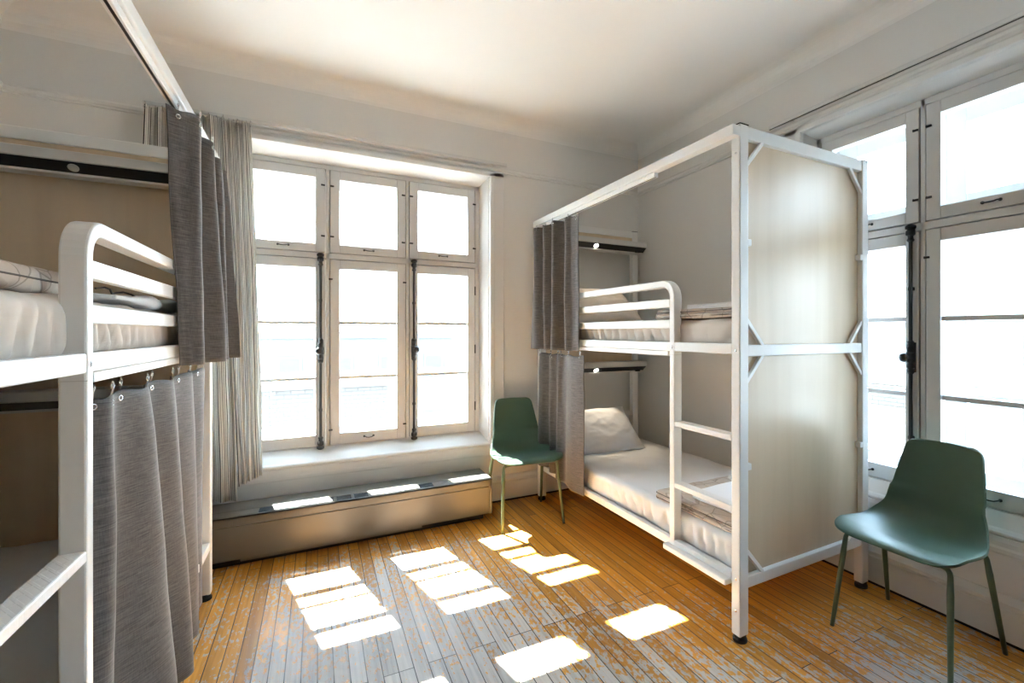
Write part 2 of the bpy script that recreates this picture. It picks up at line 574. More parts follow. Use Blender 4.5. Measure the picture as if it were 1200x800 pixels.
def wall_with_hole(name, axis, face, out, a0, a1, hole, label):
    h0, h1, z0, z1 = hole
    mb = MB()
    def bx(p, q, zz0, zz1):
        if axis == 0: mb.box(p, q, face, out, zz0, zz1)
        else: mb.box(face, out, p, q, zz0, zz1)
    bx(a0, h0, 0, ZC); bx(h1, a1, 0, ZC); bx(h0, h1, 0, z0); bx(h0, h1, z1, ZC)
    return struct(mb.build(name, 'wall_paint'), label, 'wall')

wall_with_hole('wall_back', 0, YB, YB + TH, XL - .15, XR + TH, W1, 'off-white plaster wall around the three-bay window above the radiator')
wall_with_hole('wall_right', 1, XR, XR + TH, YF - .15, YB, W2, 'off-white plaster wall behind the bunk bed with the wooden end panel')
struct(MB().box(XL - .15, XL, YF - .15, YB, 0, ZC).build('wall_left', 'wall_paint'), 'off-white plaster wall along the shaded bunk bed', 'wall')
struct(MB().box(XL, XR, YF - .15, YF, 0, ZC).build('wall_front', 'low_bounce_paint'), 'unseen wall across from the radiator, darkened to cut bounce light', 'wall')  # unseen end of the room, set far back and dark to cut bounce

def profile_run(name, mat, axis, face, sgn, a, b, prof, label, cat, gap=False):
    mb = MB()
    poly = [(face + sgn * d, z) for d, z in prof]
    mb.prism(poly, axis, a, b)
    o = mb.build(name, mat)
    struct(o, label, cat)
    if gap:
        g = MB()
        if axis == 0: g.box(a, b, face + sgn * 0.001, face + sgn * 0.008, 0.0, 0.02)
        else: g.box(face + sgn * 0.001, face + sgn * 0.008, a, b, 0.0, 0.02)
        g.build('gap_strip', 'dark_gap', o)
    return o

bbp = [(0, 0.018), (0.020, 0.018), (0.020, 0.150), (0.014, 0.158), (0.014, 0.166), (0.026, 0.172), (0.026, 0.180), (0.016, 0.196), (0.008, 0.206), (0, 0.208)]
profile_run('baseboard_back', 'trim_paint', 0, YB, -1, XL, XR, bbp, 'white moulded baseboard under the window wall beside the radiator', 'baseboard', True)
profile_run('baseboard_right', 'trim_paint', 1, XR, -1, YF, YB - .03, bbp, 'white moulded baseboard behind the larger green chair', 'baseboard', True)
profile_run('baseboard_left', 'trim_paint', 1, XL, 1, YF, YB - .03, bbp, 'white moulded baseboard behind the shaded bunk bed', 'baseboard')
prp = [(0, 2.580), (0.012, 2.582), (0.012, 2.590), (0.020, 2.596), (0.024, 2.610), (0.018, 2.622), (0, 2.626)]
profile_run('trim_1', 'wall_paint', 0, YB, -1, XL, XR, prp, 'thin painted picture rail running above the window over the radiator', 'picture rail')
profile_run('trim_2', 'wall_paint', 1, XR, -1, YF, YB - .025, prp, 'thin painted picture rail above the bunk bed by the corner', 'picture rail')
profile_run('trim_3', 'wall_paint', 1, XL, 1, YF, YB - .025, prp, 'thin painted picture rail on the shaded side wall', 'picture rail')

# ------------------------------------------------------------------ windows
def make_window(name, loc, rotz, depth, x1r, label, hinges=True):
    """local x along the wall (to the right seen from the room), y outwards, z up.
    x1r = local x of the right edge of the left sash."""
    root = struct(empty(name, loc, rotz), label, 'window')
    o = x1r - 0.047                                  # shift from window_1's own numbers
    bays = [(-0.455 + o, 0.047 + o), (0.078 + o, 0.580 + o), (0.612 + o, 1.114 + o)]
    FX0, FX1, FZ0, FZ1 = bays[0][0] - .035, bays[2][1] + .035, 0.520, 2.490
    AX0, AX1, AZ1 = FX0 - .045, FX1 + .045, 2.540    # opening at the wall face
    D = depth
    # --- casing round the opening
    mb = MB()
    cw = 0.115
    mb.box(AX0 - cw, AX0, -0.022, 0.0, 0.43, AZ1 + cw * .35)
    mb.box(AX1, AX1 + cw, -0.022, 0.0, 0.43, AZ1 + cw * .35)
    mb.box(AX0 - cw, AX1 + cw, -0.022, 0.0, AZ1, AZ1 + 0.04)
    mb.box(AX0 - .030, AX0 + .004, -0.036, 0.0, 0.43, AZ1 + .026)
    mb.box(AX1 - .004, AX1 + .030, -0.036, 0.0, 0.43, AZ1 + .026)
    mb.box(AX0 - .030, AX1 + .030, -0.036, 0.0, AZ1 - .004, AZ1 + .030)
    mb.build('casing', 'trim_paint', root, bevel=0.006, seg=3)
    # --- splayed lining between wall face and frame
    mb = MB()
    mb.add([(AX0, -.01, .42), (FX0, D + .01, .42), (FX0, D + .01, FZ1), (AX0, -.01, AZ1), (AX0 - .02, -.01, .42), (AX0 - .02, D + .01, .42), (AX0 - .02, D + .01, AZ1 + .02), (AX0 - .02, -.01, AZ1 + .02)],
           [(0, 1, 2, 3), (4, 7, 6, 5), (0, 3, 7, 4), (1, 5, 6, 2), (3, 2, 6, 7), (0, 4, 5, 1)])
    mb.add([(AX1, -.01, .42), (FX1, D + .01, .42), (FX1, D + .01, FZ1), (AX1, -.01, AZ1), (AX1 + .02, -.01, .42), (AX1 + .02, D + .01, .42), (AX1 + .02, D + .01, AZ1 + .02), (AX1 + .02, -.01, AZ1 + .02)],
           [(0, 3, 2, 1), (4, 5, 6, 7), (0, 4, 7, 3), (1, 2, 6, 5), (3, 7, 6, 2), (0, 1, 5, 4)])
    mb.add([(AX0, -.01, AZ1), (AX1, -.01, AZ1), (FX1, D + .01, FZ1), (FX0, D + .01, FZ1), (AX0, -.01, AZ1 + .02), (AX1, -.01, AZ1 + .02), (FX1, D + .01, AZ1 + .02), (FX0, D + .01, AZ1 + .02)],
           [(0, 1, 2, 3), (4, 7, 6, 5), (0, 4, 5, 1), (3, 2, 6, 7), (0, 3, 7, 4), (1, 5, 6, 2)])
    mb.build('jamb_lining', 'trim_paint', root)
    # --- sill: sloping board with a rounded nose, and its apron
    mb = MB()
    mb.prism([(D + .02, .40), (D + .02, .548), (D - .01, .540), (.016, .482), (.002, .477), (-.007, .468), (-.007, .458), (.000, .451), (.002, .450), (-.005, .40)], 0, AX0 + .001, AX1 - .001)
    mb.build('window_sill', 'trim_paint', root, bevel=0.004, seg=2)
    mb = MB()
    mb.prism([(0, .215), (-.008, .215), (-.008, .375), (-.012, .385), (-.012, .400), (-.008, .410), (-.008, .430), (-.003, .446), (.004, .452)], 0, AX0 - .02, AX1 + .02)
    mb.build('apron', 'trim_paint', root)
    # --- fixed frame: outer rim, mullion posts, transom bar, and rebates behind the sashes
    mb = MB()
    y0, y1 = D, D + .075
    mb.box(FX0, bays[0][0] - .005, y0, y1, FZ0, FZ1)
    mb.box(bays[2][1] + .005, FX1, y0, y1, FZ0, FZ1)
    mb.box(FX0, FX1, y0, y1, FZ0, .548)
    mb.box(FX0, FX1, y0, y1, 2.458, FZ1)
    mb.box(FX0, FX1, y0, y1, 1.841, 1.879)
    for a, b in ((0, 1), (1, 2)):
        mb.box(bays[a][1] + .005, bays[b][0] - .005, y0, y1, FZ0, FZ1)
    yr0, yr1 = D + .048, D + .075
    for x0, x1 in bays:
        for z0, z1 in ((.551, 1.836), (1.884, 2.455)):
            mb.box(x0 - .004, x0 + .016, yr0, yr1, z0 - .004, z1 + .004)
            mb.box(x1 - .016, x1 + .004, yr0, yr1, z0 - .004, z1 + .004)
            mb.box(x0, x1, yr0, yr1, z0 - .004, z0 + .016)
            mb.box(x0, x1, yr0, yr1, z1 - .016, z1 + .004)
    mb.build('window_frame', 'sash_paint', root, bevel=0.002, seg=1)
    # --- tunnel between the inner and the outer windows
    mb = MB()
    mb.box(AX0 - .02, FX0, D + .07, TH - .01, .42, AZ1 + .02)
    mb.box(FX1, AX1 + .02, D + .07, TH - .01, .42, AZ1 + .02)
    mb.box(FX0, FX1, D + .07, TH - .01, FZ1, AZ1 + .02)
    mb.box(FX0, FX1, D + .07, TH - .01, .42, FZ0 + .01)
    mb.build('outer_lining', 'trim_paint', root)

    def sash(pname, x0, x1, z0, z1, px0, px1, pz0, pz1, ya, yb, bars, mat='sash_paint', bead=True):
        mb = MB()
        mb.box(x0, px0, ya, yb, z0, z1); mb.box(px1, x1, ya, yb, z0, z1)
        mb.box(px0, px1, ya, yb, z0, pz0); mb.box(px0, px1, ya, yb, pz1, z1)
        for zb, tb in bars:
            mb.box(px0, px1, ya + .012, yb - .004, zb - tb / 2, zb + tb / 2)
        so = mb.build(pname, mat, root, bevel=0.003, seg=2)
        g = MB(); ym = (ya + yb) / 2 + .006
        g.box(px0 - .005, px1 + .005, ym, ym + .003, pz0 - .005, pz1 + .005)
        g.build('pane', 'window_glass', so)
        return so
    ya, yb = D - .006, D + .046
    low, up = [], []
    for i, (x0, x1) in enumerate(bays):
        low.append(sash('casement_sash', x0, x1, .551, 1.836, x0 + .061, x1 - .059, .627, 1.775, ya, yb, ((1.015, .023), (1.398, .023))))
        up.append(sash('transom_sash', x0, x1, 1.884, 2.455, x0 + .061, x1 - .059, 1.943, 2.395, ya, yb, ()))
    # outer storm windows
    so0, so1 = D + .225, D + .265
    for i, (x0, x1) in enumerate(bays):
        e0 = FX0 if i == 0 else (bays[i - 1][1] + x0) / 2 + .001
        e1 = FX1 if i == 2 else (bays[i + 1][0] + x1) / 2 - .001
        sash('storm_sash', e0, e1, .531, 1.858, x0 + .072, x1 - .070, .640, 1.80, so0, so1, ((1.015, .012), (1.398, .012)), 'trim_paint')
        sash('storm_sash', e0, e1, 1.862, 2.489, x0 + .072, x1 - .070, 2.03, 2.39, so0, so1, (), 'trim_paint')
    # --- ironmongery
    def pull(sashobj, xc, z, w=.062):
        mb = MB(); y = ya
        pts = [(xc - w / 2, y - .004, z), (xc - w / 2 + .006, y - .016, z - .001), (xc - w / 4, y - .022, z - .005), (xc, y - .024, z - .006), (xc + w / 4, y - .022, z - .005), (xc + w / 2 - .006, y - .016, z - .001), (xc + w / 2, y - .004, z)]
        mb.tube(pts, .0034, 8)
        for s in (-1, 1):
            mb.lathe([(.0075, 0), (.0075, .004), (.005, .009)], (xc + s * w / 2, y + .001, z), (0, -1, 0), 12)
        mb.build('handle', 'iron', sashobj, smooth=True)
    def tab(sashobj, x, z, w=.024, h=.010):
        mb = MB(); mb.box(x - w / 2, x + w / 2, ya - .008, ya + .002, z - h / 2, z + h / 2)
        mb.tube([(x - w * .3, ya - .009, z - h * .6), (x - w * .3, ya - .009, z + h * .6)], .003, 8)
        mb.build('hinge', 'iron', sashobj, bevel=.0015, seg=1)
    for i, (x0, x1) in enumerate(bays):
        pull(up[i], (x0 + x1) / 2, 1.917)
        for z in (2.345, 1.995):
            if i > 0: tab(up[i], x0 + .013, z)
            if i < 2: tab(up[i], x1 - .013, z)
            else: tab(up[i], x1 - .006, z)
    for z in (1.70, .655):
        tab(low[1], bays[1][0] + .004, z); tab(low[1], bays[1][1] - .004, z)
    pull(low[1], sum(bays[1]) / 2, .590)
    if name == 'window_2': pull(low[0], sum(bays[0]) / 2, .590, .07)
    for z in (1.66, 1.20, .75):
        mb = MB(); mb.tube([(bays[2][1] + .001, ya - .003, z - .035), (bays[2][1] + .001, ya - .003, z + .035)], .005, 8)
        mb.build('hinge', 'iron', low[2])
    # cremone bolts: one on the left sash, one on the right sash
    for x, s in ((bays[0][1] - .028, -1), (bays[2][0] + .030, 1)):
        mb = MB(); y = ya - .016
        mb.tube([(x, y, .560), (x, y, 1.850)], .0090, 10)
        for zz, sg in ((1.852, 1), (.553, -1)):
            mb.lathe([(.012, -.064), (.017, -.057), (.012, -.048), (.012, -.036), (.020, -.030), (.020, -.010), (.013, -.004), (.023, .002), (.023, .015), (.012, .022)], (x, y, zz), (0, 0, sg), 14)
            mb.box(x - .012, x + .012, y, ya + .002, zz - .02, zz + .02)
        mb.lathe([(.009, -.085), (.015, -.078), (.015, -.070), (.010, -.064), (.018, -.052), (.016, -.030), (.021, -.022), (.021, .022), (.016, .030), (.018, .052), (.010, .064), (.015, .070), (.015, .078), (.009, .085)], (x, y, 1.205), (0, 0, 1), 14)
        mb.box(x - .017, x + .017, y, ya + .002, 1.13, 1.28)
        for zz in (.80, 1.55):
            mb.box(x - .011, x + .011, y - .004, ya + .002, zz - .008, zz + .008)
        bolt = mb.build('cremone_bolt', 'iron', root, smooth=False)
        k = MB()
        k.tube([(x, y - .010, 1.205), (x + s * .006, y - .040, 1.205)], .006, 10)
        k.lathe([(.006, 0), (.020, .004), (.024, .012), (.018, .022), (.006, .026)], (x + s * .005, y - .034, 1.205), (s * .5, -1, 0), 14)
        k.build('knob', 'iron', bolt, smooth=True)
    return root

make_window('window_1', (0, YB, 0), 0.0, 0.125, 0.047, 'tall white three-bay casement window over the long radiator')
make_window('window_2', (XR, 0, 0), -pi / 2, 0.062, -1.246, 'tall white three-bay casement window behind the larger green chair')

# ------------------------------------------------------------------ window curtain rails
def curtain_rail(loc, rotz, length, brackets, label, groove='lamp_shell'):
    root = tag(empty('curtain_rail', loc, rotz), label, 'curtain rail')
    mb = MB()
    mb.box(0, length, -.011, .011, -.006, .016)
    mb.build('rail', 'aluminium', root, bevel=.002, seg=1)
    g = MB(); g.box(.002, length - .002, -.004, .004, -.0075, -.005); g.build('groove', groove, root)
    for b in brackets:
        k = MB(); k.box(b - .012, b + .012, -.005, .046, .012, .018); k.box(b - .012, b + .012, .040, .046, -.045, .016)
        k.box(b - .009, b + .009, .036, .041, -.042, -.024)
        k.build('bracket', 'aluminium', root, bevel=.001, seg=1)
    return root
curtain_rail((-.88, YB - .046, 2.632), 0, 2.20, (.18, 1.20, 2.11), 'slim metal curtain rail above the window over the radiator')
curtain_rail((XR - .046, 2.03, 2.632), -pi / 2, 2.2, (.13, .95, 1.8), 'slim metal curtain rail above the window by the larger green chair', 'black_plastic')

# ------------------------------------------------------------------ radiator
def radiator():
    x0, x1, y0, y1 = -0.98, 1.108, 3.150, 3.430
    root = tag(empty('radiator', ((x0 + x1) / 2, (y0 + y1) / 2, 0)), 'long low beige metal convector radiator with slotted top under the window', 'radiator')
    cx, cy = (x0 + x1) / 2, (y0 + y1) / 2
    def L(mb): mb.v = [(a - cx, b - cy, c) for a, b, c in mb.v]; return mb
    L(MB().box(x0, x1 - .02, y0 + .006, y1, .045, .236)).build('front_panel', 'radiator_paint', root, bevel=.004)
    mb = MB()
    # folded lid with the grille openings left free
    gx0, gx1, gy0, gy1 = -.305, .703, y0 + .018, y0 + .106
    mb.box(x0, x1, y0, gy0, .280, .292); mb.box(x0, x1, gy1, y1, .280, .292)
    mb.box(x0, gx0, gy0, gy1, .280, .292); mb.box(gx1, x1, gy0, gy1, .280, .292)
    mb.box(x0, x1, y0, y0 + .006, .240, .292)
    n = 10; cell = (gx1 - gx0) / n
    for i in range(1, n):
        mb.box(gx0 + cell * i - .009, gx0 + cell * i + .009, gy0, gy1, .280, .292)
    mb.box(x0, x1 - .03, y0 + .02, y1 - .01, .230, .245)
    L(mb).build('lid', 'radiator_paint', root, bevel=.002, seg=1)
    L(MB().box(x1 - .022, x1, y0, y1, .045, .281)).build('end_cap', 'radiator_paint', root, bevel=.004)
    L(MB().box(x0 + .02, x1 - .05, y0 + .05, y1 - .02, .0, .046)).build('plinth', 'dark_gap', root)
    L(MB().box(-.39, .62, y0 + .012, y0 + .022, .030, .060)).build('access_panel', 'radiator_paint', root, bevel=.002)
    for i in range(n):
        a, b = gx0 + cell * i + (.009 if i else 0), gx0 + cell * (i + 1) - (.009 if i < n - 1 else 0)
        mb = MB()
        for k in range(6):
            yy = gy0 + .004 + k * (gy1 - gy0) / 6
            mb.box(a, b, yy, yy + .0060, .284, .2905)
        g = L(mb).build('grille', 'grille_grey', root)
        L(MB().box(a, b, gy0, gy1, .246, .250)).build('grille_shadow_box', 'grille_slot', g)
radiator()

# ------------------------------------------------------------------ bunk beds
W_, L_ = 0.965, 1.975
PX, PY = 0.054, 0.046
ZT = 2.222

def make_bed(mirror, hoop, rungs, head_panel_full, foot_seen, ro, label):
    """local: x = 0 at the ladder side's outer face, growing towards the wall (times mirror); y = 0 foot end, L_ head end"""
    root = tag(empty('bunk_bed'), label, 'bunk bed', 'white bunk beds')
    sx = mirror
    def B(name, mat, boxes, bevel=.004, parent=root, seg=2):
        mb = MB()
        for x0, x1, y0, y1, z0, z1 in boxes:
            mb.box(x0 * sx, x1 * sx, y0, y1, z0, z1)
        return mb.build(name, mat, parent, bevel=bevel, seg=seg)
    wm = 'white_metal'
    for px in (0, W_ - PX):
        for py in (0, L_ - PY):
            p = B('post', wm, [(px, px + PX, py, py + PY, .028, ZT)], .005)
            mb = MB(); mb.lathe([(.030, 0), (.030, .012), (.026, .016), (.026, .031)], ((px + PX / 2) * sx, py + PY / 2, 0), (0, 0, 1), 18)
            mb.build('foot', 'rubber', p)
            B('cap', 'rubber', [(px - .001, px + PX + .001, py - .001, py + PY + .001, ZT - .001, ZT + .003)], .001, p, 1)
    for zz in (.135, .270, 1.252, 2.10):
        mb = MB(); mb.lathe([(.0055, -.002), (.0055, .0015), (.003, .002)], (0, PY * .45, zz), (-sx, 0, 0), 10)
        mb.build('bolt', 'chrome', root)
    # long rails
    B('curtain_rail_bar', wm, [(ro, ro + .045, 0, L_, 2.166, 2.212)])
    hy = hoop
    B('side_rail', wm, [(.002, .030, PY, L_ - PY, 1.236, 1.282)])
    B('side_rail', wm, [(W_ - .030, W_ - .002, PY, L_ - PY, 1.236, 1.282)])
    B('side_rail', wm, [(.002, .034, PY, L_ - PY, .247, .288)])
    B('side_rail', wm, [(W_ - .034, W_ - .002, PY, L_ - PY, .247, .288)])
    B('mattress_base', 'white_metal', [(.030, W_ - .030, .03, L_ - .03, 1.240, 1.254)], .002)
    B('mattress_base', 'white_metal', [(.034, W_ - .034, .03, L_ - .03, .252, .266)], .002)
    # curtain tracks (aluminium channel under the rails)
    def track(x, z, y0, y1):
        o = B('curtain_track', 'white_metal', [(x, x + .026, y0, y1, z, z + .024)], .002, seg=1)
        B('groove', 'black_plastic', [(x + .009, x + .017, y0 + .002, y1 - .002, z - .001, z + .006)], 0, o)
    track(ro + .010, 2.141, PY + .47 if foot_seen else PY, L_ - PY - .01)
    track(.003, 1.211, hy + .05, L_ - PY - .01)
    # end frames
    for e in (0, 1):
        y0, y1 = ((.004, PY - .004) if e == 0 else (L_ - PY + .004, L_ - .004))
        zs = [(2.165, 2.221), (1.226, 1.276), (.226, .276)]
        for z0, z1 in zs:
            B('end_rail', wm, [(PX, W_ - PX, y0, y1, z0, z1)])
        full = head_panel_full or e == 0
        ypan = (.026, .040) if e == 0 else (L_ - .034, L_ - .018)
        if full:
            B('end_panel', 'birch_panel', [(PX - .01, W_ - PX + .01, *ypan, 1.274, 2.167)], .001, seg=1)
            B('end_panel', 'birch_panel', [(PX - .01, W_ - PX + .01, *ypan, .274, 1.228)], .001, seg=1)
        else:
            B('end_panel', 'birch_panel', [(PX - .01, W_ - PX + .01, *ypan, 2.02, 2.167)], .001, seg=1)
            B('end_panel', 'birch_panel', [(PX - .01, W_ - PX + .01, *ypan, 1.00, 1.228)], .001, seg=1)
            B('head_rail', wm, [(PX, W_ - PX, y0, y1, .60, .64)])
            B('head_rail', wm, [(PX, W_ - PX, y0, y1, 1.56, 1.60)])
        if e == 0 or full:
            yb = .012 if e == 0 else L_ - .012
            for (zl, zh) in ((1.276, 2.165), (.276, 1.226)):
                for side in (0, 1):
                    for tb in (0, 1):
                        xa = PX if side == 0 else W_ - PX
                        sg = 1 if side == 0 else -1
                        za = zl if tb == 0 else zh
                        zg = 1 if tb == 0 else -1
                        mb = MB()
                        mb.sweep_rect([((xa - sg * .004) * sx, yb, za + zg * .112), ((xa + sg * .100) * sx, yb, za - zg * .004)], (0, 1, 0), .016, .018)
                        mb.build('corner_brace', wm, root, bevel=.002, seg=1)
            if e == 0:
                for xx in (PX, W_ - PX - .016):
                    for zz in (.735, 1.705):
                        B('panel_clip', wm, [(xx - .004, xx + .020, .000, .028, zz, zz + .028)], .002, seg=1)
    # guard rail: one bent flat tube that comes up as the ladder post, with two bars below it
    mb = MB()
    r = .075; zt = 1.600; th = .036; yc = hy + th / 2
    path = [(.025 * sx, yc, .242), (.025 * sx, yc, zt - th / 2 - r - .02)]
    for i in range(9):
        a = pi / 2 * i / 8
        path.append((.025 * sx, yc + r - r * cos(a), zt - th / 2 - r + r * sin(a)))
    path.append((.025 * sx, L_ - PY, zt - th / 2))
    mb.sweep_rect(path, (1, 0, 0), .050, th)
    g = mb.build('guard_rail', wm, root, bevel=.005)
    for z0 in (1.458, 1.352):
        B('guard_bar', wm, [(.002, .028, hy + th, L_ - PY, z0, z0 + .044)])
    mb = MB()
    mb.box(-.0006 * sx, .0506 * sx, hy - .0006, hy + th + .0006, 1.2175, 1.2195)
    mb.build('joint_ring', 'lamp_shell', g)
    mb = MB(); mb.lathe([(.0085, 0), (.0085, .003), (.005, .004)], (0.0, hy + th * .55, 1.256), (-sx, 0, 0), 14); mb.build('bolt', 'chrome', g)
    # ladder treads and the low step
    for z in rungs:
        B('ladder_rung', 'tread_plate', [(.000, .052, PY, hy, z - .026, z)], .004)
    mb = MB(); mb.box(-.034 * sx, .104 * sx, PY - .030, hy + .052, .238, .262)
    # step keeps clear of the foot post
    mb = MB()
    mb.prism([(-.034 * sx, PY + .004), (-.034 * sx, hy + .044), (-.026 * sx, hy + .054), (.104 * sx, hy + .054), (.104 * sx, PY + .004)], 2, .236, .262)
    mb.build('ladder_step', wm, root, bevel=.006)
    # reading lamps: slanted shelf boxes on the head end
    lamps = []
    for zt_ in (2.108, 1.083):
        ye = L_ - PY + .004
        x0, x1 = .060, W_ + .012
        mb = MB()
        poly = [(ye, zt_), (ye - .118, zt_), (ye - .118, zt_ - .042), (ye - .105, zt_ - .045), (ye, zt_ - .045)]
        mb.prism(poly, 0, x0 * sx, x1 * sx)
        lo = mb.build('reading_lamp', 'lamp_shell', root, bevel=.002, seg=1)
        mb = MB()
        poly = [(ye, zt_ - .045), (ye - .114, zt_ - .045), (ye - .070, zt_ - .081), (ye, zt_ - .083)]
        mb.prism(poly, 0, (x0 + .004) * sx, (x1 - .004) * sx)
        mb.build('lamp_underside', 'black_plastic', lo)
        mb = MB(); mb.box((x0 + .004) * sx, (x1 - .004) * sx, ye - .074, ye, zt_ - .092, zt_ - .082)
        mb.build('lamp_lip', 'lamp_shell', lo)
        nrm = Vector((0, -.036, -.044)).normalized()
        c = Vector((.47 * sx, ye - .092, zt_ - .063))
        mb = MB(); mb.lathe([(.019, -.004), (.019, .003), (.016, .004)], c, nrm, 20)
        sp = mb.build('spotlight', 'lens_on' if mirror > 0 else 'lens_off', lo)
        mb = MB(); mb.box((x1 - .10) * sx, (x1 - .06) * sx, ye - .100, ye - .080, zt_ - .088, zt_ - .070); mb.build('switch', 'black_plastic', lo)
        lamps.append((c, nrm))
    return root, lamps

bedR, lampsR = make_bed(1, .402, (.885, .578), False, True, -.042, 'white metal bunk bed with pale wooden end panel facing the camera beside the corner')
bedR.location = (1.602, 1.405, 0); bedR.rotation_euler.z = radians(0.9)
bedL, lampsL = make_bed(-1, .540, (.828, .52), True, False, -.034, 'white metal bunk bed in the shaded foreground, only its ladder end in view')
bedL.location = (-.473, .905, 0)
bpy.context.view_layer.update()

def toR(x, y, z=0): return bedR.matrix_world @ Vector((x, y, z))
def toL(x, y, z=0): return bedL.matrix_world @ Vector((-x, y, z))

for (c, n_), e in zip(lampsR, (2.0, 3.0)):
    ld = bpy.data.lights.new('reading_light', 'SPOT'); ld.energy = e; ld.color = (1, .86, .64); ld.spot_size = radians(70); ld.spot_blend = .6; ld.shadow_soft_size = .015
    lo = bpy.data.objects.new('reading_light', ld); COL.objects.link(lo)
    p = bedR.matrix_world @ (c + n_ * .012); lo.location = p
    lo.rotation_euler = (bedR.matrix_world.to_3x3() @ Vector((0, -.35, -1))).to_track_quat('-Z', 'Y').to_euler()

# ------------------------------------------------------------------ bedding
def fbm(p, s, o=3):
    return noise.fractal(Vector(p) * s, 1.0, 2.0, o)

def mattress(bed, sx, z0, z1, mat, label, seed, tuck=1.0, y0=.052, y1=L_ - .052):
    root = tag(empty('mattress', bed.matrix_world @ Vector((W_ / 2 * sx, L_ / 2, z0)), bed.rotation_euler.z), label, 'mattress', 'bunk mattresses')
    hw = (W_ - .074) / 2
    hl = (y1 - y0) / 2; yo = (y1 + y0) / 2 - L_ / 2
    def wob(p, n):
        q = Vector((p.x + seed, p.y * 1.0, p.z))
        side = max(0, 1 - abs(n.z) * 1.3)
        a = .006 * fbm(q, 4.0)
        # gathered folds on the side, slanting
        al = p.y if abs(n.x) > abs(n.y) else p.x
        s = al * 78 + p.z * 34 * noise.noise(q * 1.3) * 2 + 5 * fbm(q, 2.2)
        low = max(0, min(1, (z1 - z0 - p.z) / (z1 - z0) * 1.5))
        a += side * tuck * .030 * ((1 - (1 - abs(sin(s * .5))) ** 1.6) - .85) * max(0.12, .45 + .9 * noise.noise(q * 2.3)) * (.30 + .70 * low)
        a += (1 - side) * .006 * fbm(q, 7, 4)
        return a
    MB().soft_box(-hw, hw, -hl + yo, hl + yo, 0, z1 - z0, .045, .015, wob).build('fitted_sheet', mat, root, smooth=True)
    return root

mattress(bedR, 1, 1.256, 1.398, 'sheet_beige', 'beige fitted mattress on the upper bunk of the bed with the wooden end panel', 1.3, 1.7)
mattress(bedR, 1, .268, .425, 'sheet_white', 'pale fitted mattress on the lower bunk under the white pillow', 4.1, 1.2)
mattress(bedL, -1, 1.256, 1.415, 'sheet_beige', 'beige fitted mattress with gathered sides on the upper bunk in the foreground', 8.7, 1.5)
mattress(bedL, -1, .268, .425, 'sheet_white', 'shadowed mattress on the lower bunk in the dark foreground', 12.2, .6)

def pillow(name, loc, rot, w, d, t, mat, label, seed):
    mb = MB()
    n = 44
    vs, fs = [], []
    def pos(u, v, s):
        cu, cv = abs(u), abs(v)
        prof = max(0.0, (1 - cu ** 2.6)) ** .55 * max(0.0, (1 - cv ** 2.6)) ** .55
        # edges pull in between the corners
        x = u * w / 2 * (1 - .07 * (1 - cv ** 2) * cu ** 6 + .0)
        y = v * d / 2 * (1 - .09 * (1 - cu ** 2) * cv ** 6)
        q = Vector((u * 1.6 + seed, v * 1.6, s * .5))
        wr = .010 * fbm(q, 1.7, 4) * (0.35 + prof)
        crease = .008 * sin((u * 3.0 + v * 5.0 + 2 * noise.noise(q)) * 2.0) * (cu ** 2 + cv ** 2) * .5
        return (x, y, s * (prof * t / 2) + (wr + crease) * (prof ** .3))
    for s in (1, -1):
        o = len(vs)
        for i in range(n + 1):
            for j in range(n + 1):
                vs.append(pos(-1 + 2 * i / n, -1 + 2 * j / n, s))
        for i in range(n):
            for j in range(n):
                a = o + i * (n + 1) + j
                q = (a, a + n + 1, a + n + 2, a + 1)
                fs.append(q if s > 0 else q[::-1])
    mb.add(vs, fs)
    o = mb.build(name, mat, None, smooth=True)
    bm = bmesh.new(); bm.from_mesh(o.data); bmesh.ops.remove_doubles(bm, verts=bm.verts, dist=.0005); bmesh.ops.recalc_face_normals(bm, faces=bm.faces); bm.to_mesh(o.data); bm.free()
    for p in o.data.polygons: p.use_smooth = True
    o.location = loc; o.rotation_euler = rot
    return tag(o, label, 'pillow', 'bunk pillows')

pillow('pillow', toR(.40, 1.70, .560), (radians(38), 0, radians(-4)), .66, .46, .15, 'pillow_cotton', 'white pillow leaning at the head of the lower bunk under the lit lamp', 2.0)
pillow('pillow', toR(.40, 1.70, 1.535), (radians(38), 0, radians(-2)), .66, .46, .15, 'sheet_beige', 'cream pillow leaning at the head of the upper bunk behind the guard rail', 5.5)

def rounded_rect(x0, x1, y0, y1, r, n=6):
    pts = []
    for cx, cy, a0 in ((x1 - r, y1 - r, 0), (x0 + r, y1 - r, 90), (x0 + r, y0 + r, 180), (x1 - r, y0 + r, 270)):
        for i in range(n + 1):
            a = radians(a0 + 90 * i / n)
            pts.append((cx + r * cos(a), cy + r * sin(a)))
    return pts

def soft_slab(mb, x0, x1, y0, y1, z0, z1, wobs, seed, r=None, step=.025):
    def wob(p, n):
        return wobs * fbm(Vector((p.x + seed, p.y, p.z * 2)), 6, 4)
    mb.soft_box(x0, x1, y0, y1, z0, z1, r or (z1 - z0) * .48, step, wob)

